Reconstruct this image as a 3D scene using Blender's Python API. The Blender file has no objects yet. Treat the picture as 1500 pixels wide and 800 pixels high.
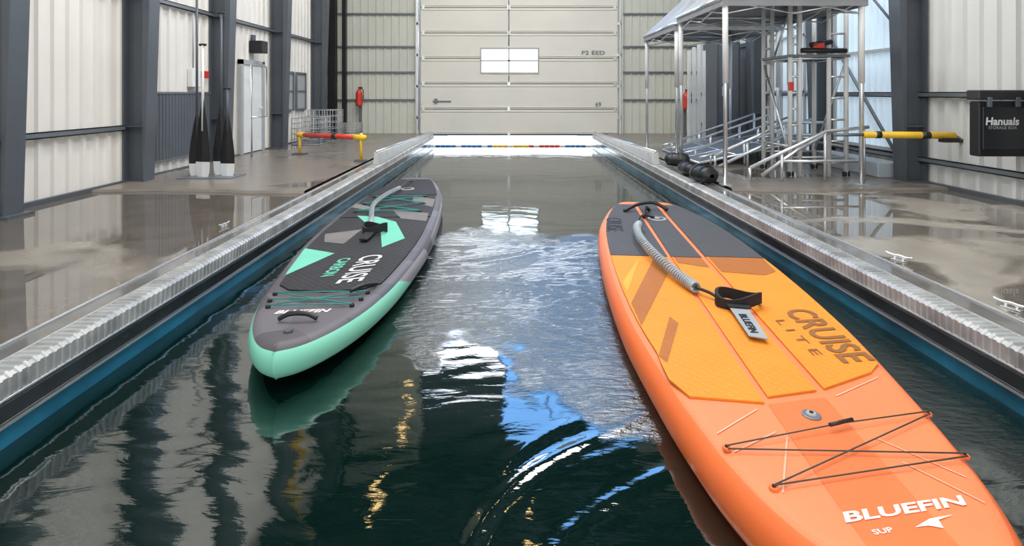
import bpy, bmesh, math, random
from mathutils import Vector, noise, Matrix
random.seed(4)
D = bpy.data
SC = bpy.context.scene
COL = SC.collection

# ------------------------------------------------------------------ materials
def new_mat(name):
    m = D.materials.new(name); m.use_nodes = True
    nt = m.node_tree; b = nt.nodes['Principled BSDF']
    return m, nt, b

def mat(name, col, rough=0.5, metal=0.0, var=0.08, nscale=8.0, bump=0.0, bscale=60.0, emis=None, es=0.0, coat=0.0):
    m, nt, b = new_mat(name)
    N = nt.nodes; L = nt.links
    tc = N.new('ShaderNodeTexCoord')
    nz = N.new('ShaderNodeTexNoise'); nz.inputs['Scale'].default_value = nscale; nz.inputs['Detail'].default_value = 5
    L.new(tc.outputs['Object'], nz.inputs['Vector'])
    rp = N.new('ShaderNodeValToRGB')
    rp.color_ramp.elements[0].position = .3; rp.color_ramp.elements[1].position = .7
    rp.color_ramp.elements[0].color = tuple(max(0, c*(1-var)) for c in col)+(1,)
    rp.color_ramp.elements[1].color = tuple(min(1, c*(1+var)) for c in col)+(1,)
    L.new(nz.outputs['Fac'], rp.inputs['Fac']); L.new(rp.outputs['Color'], b.inputs['Base Color'])
    b.inputs['Roughness'].default_value = rough; b.inputs['Metallic'].default_value = metal
    b.inputs['Coat Weight'].default_value = coat
    if bump > 0:
        n2 = N.new('ShaderNodeTexNoise'); n2.inputs['Scale'].default_value = bscale
        L.new(tc.outputs['Object'], n2.inputs['Vector'])
        bp = N.new('ShaderNodeBump'); bp.inputs['Strength'].default_value = bump; bp.inputs['Distance'].default_value = .01
        L.new(n2.outputs['Fac'], bp.inputs['Height']); L.new(bp.outputs['Normal'], b.inputs['Normal'])
    if emis:
        b.inputs['Emission Color'].default_value = tuple(emis)+(1,); b.inputs['Emission Strength'].default_value = es
    return m

def pad_mat(name, col, rough=.6, scale=45, strength=.5, var=.06):
    """EVA foam / drop-stitch with embossed diamond grid."""
    m, nt, b = new_mat(name); N = nt.nodes; L = nt.links
    tc = N.new('ShaderNodeTexCoord'); mp = N.new('ShaderNodeMapping')
    mp.inputs['Rotation'].default_value[2] = math.radians(45); mp.inputs['Scale'].default_value = (scale,)*3
    L.new(tc.outputs['Object'], mp.inputs['Vector'])
    vo = N.new('ShaderNodeTexVoronoi'); vo.inputs['Scale'].default_value = 1.0; vo.inputs['Randomness'].default_value = 0.0
    vo.distance = 'CHEBYCHEV'
    L.new(mp.outputs['Vector'], vo.inputs['Vector'])
    bp = N.new('ShaderNodeBump'); bp.inputs['Strength'].default_value = strength; bp.inputs['Distance'].default_value = .006
    bp.invert = True
    L.new(vo.outputs['Distance'], bp.inputs['Height']); L.new(bp.outputs['Normal'], b.inputs['Normal'])
    nz = N.new('ShaderNodeTexNoise'); nz.inputs['Scale'].default_value = 6
    L.new(tc.outputs['Object'], nz.inputs['Vector'])
    rp = N.new('ShaderNodeValToRGB'); e = rp.color_ramp.elements
    e[0].position = .35; e[1].position = .65
    e[0].color = tuple(c*(1-var) for c in col)+(1,); e[1].color = tuple(min(1, c*(1+var)) for c in col)+(1,)
    L.new(nz.outputs['Fac'], rp.inputs['Fac']); L.new(rp.outputs['Color'], b.inputs['Base Color'])
    b.inputs['Roughness'].default_value = rough
    return m

def floor_mat(name, dry, wet, lo, hi, off, sc=(.8, 1.1, 1)):
    m, nt, b = new_mat(name); N = nt.nodes; L = nt.links
    g = N.new('ShaderNodeNewGeometry'); mp = N.new('ShaderNodeMapping')
    mp.inputs['Location'].default_value = off; mp.inputs['Scale'].default_value = sc
    L.new(g.outputs['Position'], mp.inputs['Vector'])
    n1 = N.new('ShaderNodeTexNoise'); n1.inputs['Scale'].default_value = 1.1; n1.inputs['Detail'].default_value = 3; n1.inputs['Distortion'].default_value = .8
    L.new(mp.outputs['Vector'], n1.inputs['Vector'])
    rp = N.new('ShaderNodeValToRGB'); e = rp.color_ramp.elements
    e[0].position = lo; e[1].position = hi; e[0].color = (1, 1, 1, 1); e[1].color = (0, 0, 0, 1)
    L.new(n1.outputs['Fac'], rp.inputs['Fac'])
    n2 = N.new('ShaderNodeTexNoise'); n2.inputs['Scale'].default_value = 5; n2.inputs['Detail'].default_value = 8; n2.inputs['Roughness'].default_value = .7
    L.new(g.outputs['Position'], n2.inputs['Vector'])
    def two(c, k):
        r = N.new('ShaderNodeValToRGB'); q = r.color_ramp.elements
        q[0].position = .3; q[1].position = .7
        q[0].color = tuple(x*(1-k) for x in c)+(1,); q[1].color = tuple(x*(1+k) for x in c)+(1,)
        L.new(n2.outputs['Fac'], r.inputs['Fac']); return r
    d = two(dry, .18); w = two(wet, .25)
    mx = N.new('ShaderNodeMix'); mx.data_type = 'RGBA'
    L.new(rp.outputs['Color'], mx.inputs[0]); L.new(d.outputs['Color'], mx.inputs[6]); L.new(w.outputs['Color'], mx.inputs[7])
    L.new(mx.outputs[2], b.inputs['Base Color'])
    mr = N.new('ShaderNodeMapRange'); mr.inputs[3].default_value = .30; mr.inputs[4].default_value = .02
    L.new(rp.outputs['Color'], mr.inputs[0]); L.new(mr.outputs[0], b.inputs['Roughness'])
    b.inputs['IOR'].default_value = 1.75
    bp = N.new('ShaderNodeBump'); bp.inputs['Distance'].default_value = .004; bp.inputs['Strength'].default_value = .12
    n3 = N.new('ShaderNodeTexNoise'); n3.inputs['Scale'].default_value = 3.0; n3.inputs['Detail'].default_value = 2
    L.new(g.outputs['Position'], n3.inputs['Vector'])
    L.new(n3.outputs['Fac'], bp.inputs['Height']); L.new(bp.outputs['Normal'], b.inputs['Normal'])
    return m

M = {}
M['wall_l'] = mat('cream_cladding', (.78, .755, .71), .5, 0, .04, 2)
M['wall_r'] = mat('grey_cladding', (.64, .65, .64), .5, 0, .04, 2)
M['wall_f'] = mat('far_cladding', (.60, .61, .54), .5, 0, .05, 2)
M['steel'] = mat('grey_painted_steel', (.095, .108, .125), .45, .2, .1, 3)
M['steel2'] = mat('mid_grey_steel', (.17, .19, .21), .45, .3, .1, 3)
M['dark'] = mat('black_plastic', (.012, .012, .014), .4, 0, .2)
M['slate'] = mat('slate_cladding', (.10, .115, .135), .5, 0, .05)
M['door'] = mat('sectional_door_paint', (.70, .68, .615), .4, 0, .03, 2)
M['seam'] = mat('door_seam', (.16, .155, .14), .6)
M['white'] = mat('white_paint', (.78, .79, .78), .4, 0, .03)
M['alu'] = mat('brushed_aluminium', (.78, .80, .82), .28, .85, .06, 12)
M['rib'] = mat('ribbed_grey_rim', (.42, .43, .43), .35, .35, .30, 9)
M['band'] = mat('wet_grey_flange', (.16, .155, .145), .08, .1, .25, 5)
M['railm'] = mat('dark_glossy_rail', (.05, .062, .07), .15, .5, .3, 5)
M['blue'] = mat('blue_liner', (.012, .15, .26), .2, 0, .5, 3)
M['bluefloat'] = mat('blue_float_plastic', (.03, .20, .55), .3)
M['teal'] = mat('dark_teal_liner', (.005, .06, .07), .25, 0, .3, 5)
M['red'] = mat('red_paint', (.62, .05, .03), .35, 0, .1)
M['yellow'] = mat('yellow_paint', (.85, .52, .03), .4, 0, .06)
M['fabric'] = mat('grey_canopy_fabric', (.30, .31, .32), .7, 0, .1, 5, .3, 30)
M['ceil'] = mat('dark_roof_sheet', (.03, .034, .034), .6, 0, .2, 1)
M['frost'] = mat('frosted_daylight_pane', (.9, .9, .9), .5, 0, 0, 5, emis=(1, 1, 1), es=6.5)
M['bluepane'] = mat('pale_blue_daylight_pane', (.5, .62, .70), .4, 0, .02, 5, emis=(.68, .84, 1), es=.36)
M['lamp'] = mat('warm_lamp_glow', (1, .8, .5), .5, 0, 0, 5, emis=(1, .66, .25), es=12)
M['grey'] = mat('light_grey_plastic', (.40, .42, .43), .4, 0, .05)
M['palegrey'] = mat('pale_blue_grey_box', (.42, .48, .52), .45, 0, .06)
M['floor_l'] = floor_mat('wet_concrete_left', (.25, .22, .185), (.125, .108, .09), .62, .70, (3, 0, 0))
M['floor_r'] = floor_mat('wet_concrete_right', (.29, .262, .225), (.14, .124, .105), .51, .56, (0, 1.4, 0))
M['slab'] = floor_mat('dry_concrete_slab', (.20, .175, .15), (.13, .112, .095), .36, .46, (7, 0, 0))
M['curb'] = mat('white_ribbed_curb', (.62, .63, .62), .4, .1, .08)

# ------------------------------------------------------------------ mesh helpers
def empty(name, loc=(0, 0, 0), rz=0):
    o = D.objects.new(name, None); o.location = loc; o.rotation_euler[2] = rz; o.empty_display_size = .1
    COL.objects.link(o); return o

def mesh(name, vs, fs, m, parent=None, smooth=False, mi=None):
    me = D.meshes.new(name); me.from_pydata([tuple(v) for v in vs], [], fs)
    for x in (m if isinstance(m, (list, tuple)) else [m]): me.materials.append(x)
    if mi: me.polygons.foreach_set('material_index', mi)
    if smooth: me.polygons.foreach_set('use_smooth', [True]*len(me.polygons))
    me.update()
    o = D.objects.new(name, me); COL.objects.link(o)
    if parent: o.parent = parent
    return o

BF = [(0, 3, 2, 1), (4, 5, 6, 7), (0, 1, 5, 4), (1, 2, 6, 5), (2, 3, 7, 6), (3, 0, 4, 7)]
def boxes(name, lst, m, parent=None, bev=0.0):
    vs = []; fs = []
    for (x0, x1, y0, y1, z0, z1) in lst:
        k = len(vs)
        vs += [(x0, y0, z0), (x1, y0, z0), (x1, y1, z0), (x0, y1, z0), (x0, y0, z1), (x1, y0, z1), (x1, y1, z1), (x0, y1, z1)]
        fs += [tuple(i+k for i in f) for f in BF]
    o = mesh(name, vs, fs, m, parent)
    if bev:
        md = o.modifiers.new('bevel', 'BEVEL'); md.width = bev; md.segments = 2
    return o
def box(name, x0, x1, y0, y1, z0, z1, m, parent=None, bev=0.0):
    return boxes(name, [(x0, x1, y0, y1, z0, z1)], m, parent, bev)

def tubes(name, paths, r, m, parent=None, seg=10):
    """one mesh made of swept tubes; paths = list of point lists"""
    vs = []; fs = []
    for pts in paths:
        P = [Vector(p) for p in pts]; n = len(P); k = len(vs)
        up = Vector((0, 0, 1))
        for i, p in enumerate(P):
            t = P[min(i+1, n-1)]-P[max(i-1, 0)]
            t.normalize()
            a = t.cross(up)
            if a.length < .05: a = t.cross(Vector((0, 1, 0)))
            a.normalize(); b = a.cross(t)
            for s in range(seg):
                q = 2*math.pi*s/seg
                vs.append(p+a*(r*math.cos(q))+b*(r*math.sin(q)))
        for i in range(n-1):
            for s in range(seg):
                s2 = (s+1) % seg
                fs.append((k+i*seg+s, k+i*seg+s2, k+(i+1)*seg+s2, k+(i+1)*seg+s))
        fs.append(tuple(k+s for s in range(seg))[::-1]); fs.append(tuple(k+(n-1)*seg+s for s in range(seg)))
    return mesh(name, vs, fs, m, parent, smooth=True)

def smoothpath(pts, n=8):
    P = [Vector(p) for p in pts]; out = []
    for i in range(len(P)-1):
        p0 = P[max(i-1, 0)]; p1 = P[i]; p2 = P[i+1]; p3 = P[min(i+2, len(P)-1)]
        for k in range(n):
            t = k/n
            out.append(.5*((2*p1)+(p2-p0)*t+(2*p0-5*p1+4*p2-p3)*t*t+(3*p1-p0-3*p2+p3)*t**3))
    out.append(P[-1]); return out

def fixn(o):
    bm = bmesh.new(); bm.from_mesh(o.data); bmesh.ops.recalc_face_normals(bm, faces=bm.faces[:]); bm.to_mesh(o.data); bm.free(); return o

def lathe(name, prof, c, m, parent=None, seg=20, axis='z'):
    vs = []; fs = []
    for (r, h) in prof:
        for s in range(seg):
            q = 2*math.pi*s/seg
            if axis == 'z': vs.append((c[0]+r*math.cos(q), c[1]+r*math.sin(q), c[2]+h))
            elif axis == 'y': vs.append((c[0]+r*math.cos(q), c[1]+h, c[2]+r*math.sin(q)))
            else: vs.append((c[0]+h, c[1]+r*math.cos(q), c[2]+r*math.sin(q)))
    for i in range(len(prof)-1):
        for s in range(seg):
            s2 = (s+1) % seg
            fs.append((i*seg+s, i*seg+s2, (i+1)*seg+s2, (i+1)*seg+s))
    fs.append(tuple(range(seg))[::-1]); fs.append(tuple((len(prof)-1)*seg+s for s in range(seg)))
    return fixn(mesh(name, vs, fs, m, parent))

def text_mesh(body, size, bold=0.0, shear=0.0):
    cu = D.curves.new('t', 'FONT'); cu.body = body; cu.size = size; cu.offset = bold; cu.shear = shear
    cu.align_x = 'LEFT'; cu.resolution_u = 3
    o = D.objects.new('t', cu); COL.objects.link(o)
    dg = bpy.context.evaluated_depsgraph_get(); dg.update()
    me = D.meshes.new_from_object(o.evaluated_get(dg))
    vs = [v.co.copy() for v in me.vertices]; fs = [tuple(p.vertices) for p in me.polygons]
    D.objects.remove(o); D.meshes.remove(me)
    return vs, fs

def text_at(name, body, width, origin, ax, ay, m, parent=None, bold=0.0, shear=0.0, height=None):
    vs, fs = text_mesh(body, 1.0, bold, shear)
    w = max(v.x for v in vs)-min(v.x for v in vs); x0 = min(v.x for v in vs); h = max(v.y for v in vs)
    s = width/w; sy = (height/h) if height else s
    O = Vector(origin); A = Vector(ax); B = Vector(ay)
    return mesh(name, [O+A*((v.x-x0)*s)+B*(v.y*sy) for v in vs], fs, m, parent)

# ------------------------------------------------------------------ room dims
XL, XR, YF, YB, ZC = -3.4, 3.68, 10.3, -3.0, 6.2
CL, CR = -1.42, 1.59           # channel faces
ZW = -0.2                      # water level

def corrugated(name, p0, p1, z0, z1, m, nrm, pitch=.13, depth=.014):
    """vertical ribbed cladding between two plan points"""
    a = Vector((p0[0], p0[1], 0)); b = Vector((p1[0], p1[1], 0)); Ln = (b-a).length; d = (b-a)/Ln; n = Vector((nrm[0], nrm[1], 0))
    s = 0; pr = []
    while s < Ln:
        for (f, h) in ((0, 0), (.62, 0), (.70, 1), (.92, 1)):
            q = s+f*pitch
            if q < Ln: pr.append((q, h*depth))
        s += pitch
    pr.append((Ln, 0))
    vs = []
    for (q, h) in pr:
        c = a+d*q+n*h
        vs.append((c.x, c.y, z0)); vs.append((c.x, c.y, z1))
    fs = [(2*i, 2*i+2, 2*i+3, 2*i+1) for i in range(len(pr)-1)]
    return mesh(name, vs, fs, m)

corrugated('wall_left', (XL, YB), (XL, YF), 0, ZC, M['wall_l'], (1, 0), .135, .022)
corrugated('wall_right', (XR, YB), (XR, YF), 0, ZC, M['wall_r'], (-1, 0), .15, .026)
DX0, DX1, DZ1 = -1.68, 2.08, 2.68
GX1 = 2.5; GT = 5.5
# far wall in pieces leaving door / gable glazing openings
corrugated('wall_far_left', (XL, YF), (DX0, YF), 0, ZC, M['wall_f'], (0, -1), .15, .016)
corrugated('wall_far_right', (DX1, YF), (XR, YF), 0, 2.82, M['wall_f'], (0, -1), .15, .016)
corrugated('wall_far_right_upper', (GX1, YF), (XR, YF), 2.82, ZC, M['wall_f'], (0, -1), .15, .016)
corrugated('wall_far_lintel', (DX0, YF), (DX1, YF), DZ1, 2.78, M['wall_f'], (0, -1), .15, .016)
corrugated('wall_far_top_left', (DX0, YF), (-.05, YF), 4.15, ZC, M['slate'], (0, -1), .15, .016)  # closes the gable here so the water below reflects dark
corrugated('wall_far_top_right', (-.05, YF), (GX1, YF), GT, ZC, M['slate'], (0, -1), .15, .016)
box('ceiling', XL, XR, YB, YF, ZC, ZC+.06, M['ceil'])
# unseen gable glazing, opening shaped for the blue reflection on the water
g = empty('window_gable')
fr = [(DX0, GX1, YF-.03, YF+.03, 2.78, 2.84), (DX0, -.05, YF-.03, YF+.03, 4.10, 4.15), (-.05, GX1, YF-.03, YF+.03, GT-.04, GT)]
for x in (DX0, -.08): fr.append((x, x+.05, YF-.03, YF+.03, 2.84, 4.1))
for x in (.80, 1.65, GX1-.05): fr.append((x, x+.04, YF-.03, YF+.03, 2.84, GT))
boxes('frame', fr, M['steel2'], g)
box('frosted_pane', -1.62, -.10, YF+.0, YF+.01, 3.15, 4.05, M['frost'], g)

# rafters
for i, y in enumerate((3.45, 4.75, 6.1, 7.66, 9.25)):
    boxes('roof_rafter' if i == 0 else 'roof_rafter.%03d' % i, [(XL+.02, XR-.02, y-.06, y+.06, ZC-.25, ZC-.005), (XL+.02, XR-.02, y-.1, y+.1, ZC-.27, ZC-.25)], M['steel'])

# columns : H-section with flanges, slightly tapered wider to top
def column(name, xw, s, y, w=.19):
    g = empty(name); ZT = ZC-.28
    def pr(x0, x1a, x1b, y0, y1, nm):
        vs = [(x0, y0, 0), (x1a, y0, 0), (x1a, y1, 0), (x0, y1, 0), (x0, y0, ZT), (x1b, y0, ZT), (x1b, y1, ZT), (x0, y1, ZT)]
        fixn(mesh(nm, vs, BF, M['steel'], g))
    x = xw+s*.02
    pr(x, x+s*w*.95, x+s*(w+.15), y-.012, y+.012, 'web')
    pr(x+s*w*.93, x+s*w, x+s*(w+.18), y-.07, y+.07, 'flange_inner')
    pr(x, x+s*.02, x+s*.02, y-.075, y+.075, 'flange_outer')
    boxes('base_plate', [(min(x, x+s*(w+.05)), max(x, x+s*(w+.05)), y-.10, y+.10, 0, .018)], M['steel'], g)
    boxes('stiffener', [(min(x, x+s*w*.93), max(x, x+s*w*.93), y-.065, y+.065, z, z+.012) for z in (.5, 1.66)], M['steel'], g)
ci = 0
for y in (3.45, 4.75, 6.1, 7.66, 9.25):
    column('steel_column' if ci == 0 else 'steel_column.%03d' % ci, XL, 1, y); ci += 1
for y in (3.45, 4.75, 6.1, 7.66, 9.25):
    column('steel_column.%03d' % ci, XR, -1, y); ci += 1

# girts (C-channels)
def girt(name, x, s, z, y0=YB, y1=YF-.08):
    xa = x+s*.026; xb = x+s*.055
    a, b = min(xa, xb), max(xa, xb)
    boxes(name, [(a, b, y0, y1, z, z+.008), (a, b, y0, y1, z+.04, z+.048), (a, a+.008, y0, y1, z, z+.048) if s < 0 else (b-.008, b, y0, y1, z, z+.048)], M['steel2'])
girt('wall_girt', XL, 1, .47, YB, 4.67); girt('wall_girt.001', XL, 1, 1.66)
girt('wall_girt.002', XL, 1, 2.8); girt('wall_girt.003', XR, -1, .19); girt('wall_girt.004', XR, -1, .76); girt('wall_girt.005', XR, -1, 1.9)
boxes('baseboard_left', [(XL+.025, XL+.06, YB, YF, 0, .035)], M['steel'])
boxes('baseboard_right', [(XR-.07, XR-.03, YB, YF, 0, .035)], M['steel'])
for i, z in enumerate((.65, 1.18, 1.67, 2.3)):
    boxes('wall_girt.%03d' % (6+2*i), [(XL+.05, DX0-.12, YF-.05, YF-.02, z, z+.03)], M['steel2'])
    boxes('wall_girt.%03d' % (7+2*i), [(DX1+.12, XR-.05, YF-.05, YF-.02, z, z+.03)], M['steel2'])
# unseen yellow post added high on the left wall for its water reflection
g = empty('crane_wall_post')
boxes('post', [(XL+.03, XL+.26, 8.05, 8.09, 3.3, 5.9), (XL+.03, XL+.07, 8.0, 8.14, 3.3, 5.9), (XL+.22, XL+.26, 8.0, 8.14, 3.3, 5.9)], M['yellow'], g)

# ------------------------------------------------------------------ floor + channel
box('floor_left', XL, -1.60, YB, YF+.2, -.3, 0, M['floor_l'])
box('floor_right', 1.79, XR, YB, YF+.2, -.3, 0, M['floor_r'])
def slab(name, x0, x1, y0, y1, wav, z):
    n = 40; vs = []
    for i in range(n+1):
        t = i/n; x = x0+(x1-x0)*t
        y = y0+wav*math.sin(t*5)+.02*noise.noise(Vector((x*4, 2, 0)))
        vs.append((x, y, 0.001)); vs.append((x, y+.012, z)); vs.append((x, y1, z))
    fs = []
    for i in range(n):
        k = 3*i
        fs += [(k, k+3, k+4, k+1), (k+1, k+4, k+5, k+2)]
    return mesh(name, vs, fs, M['slab'])
slab('floor_slab_left', XL+.02, -1.62, 4.28, YF, .05, .022)
slab('floor_slab_right', 1.82, XR-.02, 4.35, YF, -.04, .022)

def rim(name, xi, xo, s):
    """channel rim: outer aluminium lip, wet flat flange, finely ribbed inner edge and face"""
    g = empty(name); YE = YF-.15
    a, b = sorted((xo, xo-s*.014)); boxes('outer_lip', [(a, b, YB, YE, -.05, .010)], M['alu'], g, .003)
    a, b = sorted((xo-s*.014, xi+s*.085)); boxes('flange', [(a, b, YB, YE, -.05, .003)], M['band'], g)
    a, b = sorted((xi+s*.085, xi+s*.077)); boxes('inner_bead', [(a, b, YB, YE, -.05, .008)], M['alu'], g, .002)
    vs = []; fs = []; y = YB; k = 0
    P = .030
    while y < YE-.03:
        for (f, h) in ((0, 0), (.55, 0), (.64, 1), (.91, 1)):
            o = h*.006
            q = y+f*P
            prof = [(xi+s*.077, .001+o), (xi+s*.012, .001+o), (xi-s*o, -.008), (xi-s*o, -.060)]
            vs += [(px, q, pz) for px, pz in prof]; k += 1
        y += P
    for i in range(k-1):
        for j in range(3):
            fs.append((i*4+j, (i+1)*4+j, (i+1)*4+j+1, i*4+j+1))
    mesh('ribbed_edge', vs, fs, M['rib'], g)
    a, b = sorted((xi-s*.008, xi+s*.03)); boxes('bright_bead', [(a, b, YB, YE, -.068, -.060)], M['alu'], g, .002)
    a, b = sorted((xi-s*.010, xi+s*.03)); boxes('dark_rail', [(a, b, YB, YE, -.128, -.069)], M['railm'], g, .006)
    a, b = sorted((xi-s*.016, xi+s*.03)); boxes('rail_lip', [(a, b, YB, YE, -.136, -.130)], M['alu'], g)
rim('channel_rim_left', CL, -1.60, -1)
rim('channel_rim_right', CR, 1.79, 1)
box('channel_wall_left', CL-.04, CL, YB, YF, -.6, -.141, M['blue'])
box('channel_wall_right', CR, CR+.04, YB, YF, -.6, -.141, M['blue'])
box('channel_bottom', CL-.04, CR+.04, YB, 14, -.66, -.601, M['teal'])
# raised ribbed curbs at the far part
def curb(name, x, s):
    n = 100; vs = []; fs = []; Y1 = YF-.17
    for i in range(n+1):
        for (f, h) in ((0, 0), (.5, 0), (.55, 1), (.95, 1)):
            t = min(1, (i+f)/n); y = 5.9+(Y1-5.9)*t; zt = .14-.09*t; o = .008*h
            vs += [(x+s*.012-s*o, y, .010), (x+s*.012-s*o, y, zt), (x+s*.06, y, zt+.004), (x+s*.075, y, .010)]
    k = len(vs)//4
    for i in range(k-1):
        for j in range(3): fs.append((i*4+j, (i+1)*4+j, (i+1)*4+j+1, i*4+j+1))
    fs.append((0, 1, 2, 3))
    g = empty(name); mesh('ribbed_body', vs, fs, M['curb'], g)
    tubes('top_tube', [[(x+s*.035, 5.9, .150), (x+s*.035, Y1, .060)]], .012, M['alu'], g)
curb('channel_curb', CL, -1); curb('channel_curb.001', CR, 1)

# ------------------------------------------------------------------ water
def water():
    cols = 230; ys = []; y = -1.0
    while y < .75: ys.append(y); y += .12
    while y < YF+.3: ys.append(y); y *= 1.0055
    ys += [11, 12, 14]
    ridge = [Vector(p) for p in smoothpath([(.56, 1.82, 0), (.40, 1.64, 0), (.204, 1.525, 0), (.06, 1.42, 0), (-.03, 1.31, 0), (-.084, 1.18, 0), (-.12, 1.0, 0)], 4)]
    ridge2 = [p+Vector((.03, .13, 0)) for p in ridge]
    ridge3 = [p+Vector((.12, -.16, 0)) for p in ridge]
    ridge4 = smoothpath([(-.45, 2.3, 0), (-.25, 2.36, 0), (0, 2.33, 0), (.2, 2.2, 0), (.33, 2.1, 0)], 3)
    ridge5 = smoothpath([(-.45, 2.75, 0), (-.2, 2.85, 0), (.1, 2.78, 0), (.38, 2.6, 0)], 3)
    def dist(p, R):
        b = 9
        if p.x < -.7: return b
        for i in range(len(R)-1):
            a = R[i]; d = R[i+1]-a; t = max(0, min(1, (p-a).dot(d)/d.length_squared)); b = min(b, (p-a-d*t).length_squared)
        return math.sqrt(b)
    vs = []
    for y in ys:
        far = max(0, min(1, (y-3.6)/1.5))
        for i in range(cols+1):
            x = CL+(CR-CL)*i/cols
            z = 0
            if .7 < y < YF+.3:
                p = Vector((x, y, 0))
                amp = .0023*(1-far)+.0010*far
                q = Vector((x*1.2+.5*noise.noise(p*1.3), y*2.6+.8*noise.noise(p*.9+Vector((5, 0, 0))), 0))
                z += amp*noise.noise(q*2.0)
                z += amp*.36*noise.noise(q*6.0)
                if y < 3.0:
                    for R, A in ((ridge, .0042), (ridge2, .0016), (ridge3, .0020), (ridge4, .0026), (ridge5, .0022)):
                        d = dist(p, R)
                        if d < .12: z += A*(.7+.6*noise.noise(p*9))*(math.exp(-(d/.015)**2)-.3*math.exp(-((d-.04)/.02)**2))
                r = math.hypot(x-.30, (y-2.48))
                if r < .7: z += .0015*math.sin(r*66)*math.exp(-r*4.0)
            vs.append((x, y, ZW+z))
    w = cols+1; fs = [(r*w+c, r*w+c+1, (r+1)*w+c+1, (r+1)*w+c) for r in range(len(ys)-1) for c in range(cols)]
    m, nt, b = new_mat('channel_water'); N = nt.nodes; L = nt.links
    b.inputs['Base Color'].default_value = (.0012, .010, .008, 1); b.inputs['Roughness'].default_value = .015
    b.inputs['IOR'].default_value = 2.05
    g = N.new('ShaderNodeNewGeometry'); sp = N.new('ShaderNodeSeparateXYZ'); L.new(g.outputs['Position'], sp.inputs[0])
    def rng(src, a, b_, c, d):
        r = N.new('ShaderNodeMapRange'); r.interpolation_type = 'SMOOTHSTEP'
        for i, v in zip((1, 2, 3, 4), (a, b_, c, d)): r.inputs[i].default_value = v
        L.new(src, r.inputs[0]); return r.outputs[0]
    def mth(op, a, b_):
        r = N.new('ShaderNodeMath'); r.operation = op
        for i, v in enumerate((a, b_)):
            if isinstance(v, (int, float)): r.inputs[i].default_value = v
            else: L.new(v, r.inputs[i])
        return r.outputs[0]
    nm = N.new('ShaderNodeTexNoise'); nm.inputs['Scale'].default_value = 2.6; nm.inputs['Detail'].default_value = 5; L.new(g.outputs['Position'], nm.inputs['Vector'])
    wob = mth('MULTIPLY', mth('SUBTRACT', nm.outputs['Fac'], .5), 1.0)
    yy = mth('ADD', sp.outputs['Y'], wob); xx = mth('ADD', sp.outputs['X'], mth('MULTIPLY', wob, .5))
    k = mth('MULTIPLY', mth('MULTIPLY', rng(yy, 1.42, 1.60, 0, 1), rng(yy, 3.5, 3.9, 1, 0)), rng(xx, -.60, -.45, 0, 1))
    diag = mth('ADD', xx, mth('MULTIPLY', mth('SUBTRACT', yy, 1.7), .9))
    k = mth('MULTIPLY', k, rng(diag, .0, .16, 0, 1))
    n1 = N.new('ShaderNodeTexNoise'); n1.inputs['Scale'].default_value = 30; n1.inputs['Detail'].default_value = 5; n1.inputs['Roughness'].default_value = .62
    mp = N.new('ShaderNodeMapping'); mp.inputs['Scale'].default_value = (.65, 1.5, 1); L.new(g.outputs['Position'], mp.inputs['Vector']); L.new(mp.outputs[0], n1.inputs['Vector'])
    bp = N.new('ShaderNodeBump'); bp.inputs['Distance'].default_value = .011
    L.new(mth('ADD', mth('MULTIPLY', k, .56), .016), bp.inputs['Strength']); L.new(n1.outputs['Fac'], bp.inputs['Height'])
    n4 = N.new('ShaderNodeTexNoise'); n4.inputs['Scale'].default_value = 7; n4.inputs['Detail'].default_value = 3; n4.inputs['Distortion'].default_value = 1.2
    m2 = N.new('ShaderNodeMapping'); m2.inputs['Scale'].default_value = (.7, 2.2, 1); m2.inputs['Rotation'].default_value = (0, 0, .25); L.new(g.outputs['Position'], m2.inputs['Vector']); L.new(m2.outputs[0], n4.inputs['Vector'])
    b2 = N.new('ShaderNodeBump'); b2.inputs['Distance'].default_value = .01; b2.inputs['Strength'].default_value = .08
    L.new(n4.outputs['Fac'], b2.inputs['Height']); L.new(bp.outputs['Normal'], b2.inputs['Normal'])
    L.new(b2.outputs['Normal'], b.inputs['Normal'])
    mesh('channel_water', vs, fs, m, smooth=True)
water()
box('ground_outside', -8, 8, YF+.25, 20, -.30, -.26, mat('pale_concrete_apron', (.8, .8, .78), .8))

# ------------------------------------------------------------------ sectional door
g = empty('door_1')
ph = .487; W0, W1 = -.515, .555
wz0, wz1 = 1.195, 1.635
pan = []; z = 0.0; secs = []
while z < DZ1-.05:
    secs.append((z+.004, min(z+ph, DZ1)-.004)); z += ph
for (a, b) in secs:
    if a < wz0 < b or a < wz1 < b:
        pan += [(DX0, W0, YF-.05, YF-.01, a, b), (W1, DX1, YF-.05, YF-.01, a, b)]
        if a < wz0: pan.append((W0, W1, YF-.05, YF-.01, a, wz0))
        if b > wz1: pan.append((W0, W1, YF-.05, YF-.01, wz1, b))
    else:
        pan.append((DX0, DX1, YF-.05, YF-.01, a, b))
boxes('panels', pan, M['door'], g)
seg_x = lambda zz: [(DX0, W0), (W1, DX1)] if wz0-.02 < zz < wz1+.02 else [(DX0, DX1)]
boxes('panel_seams', [(p, q, YF-.054, YF-.046, a-.012, a+.004) for a, b in secs[1:] for p, q in seg_x(a)], M['seam'], g)
boxes('panel_beads', [(p, q, YF-.062, YF-.05, zz, zz+.012) for a, b in secs for zz in (a+.03, b-.05) for p, q in seg_x(zz)], M['door'], g, .003)
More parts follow.
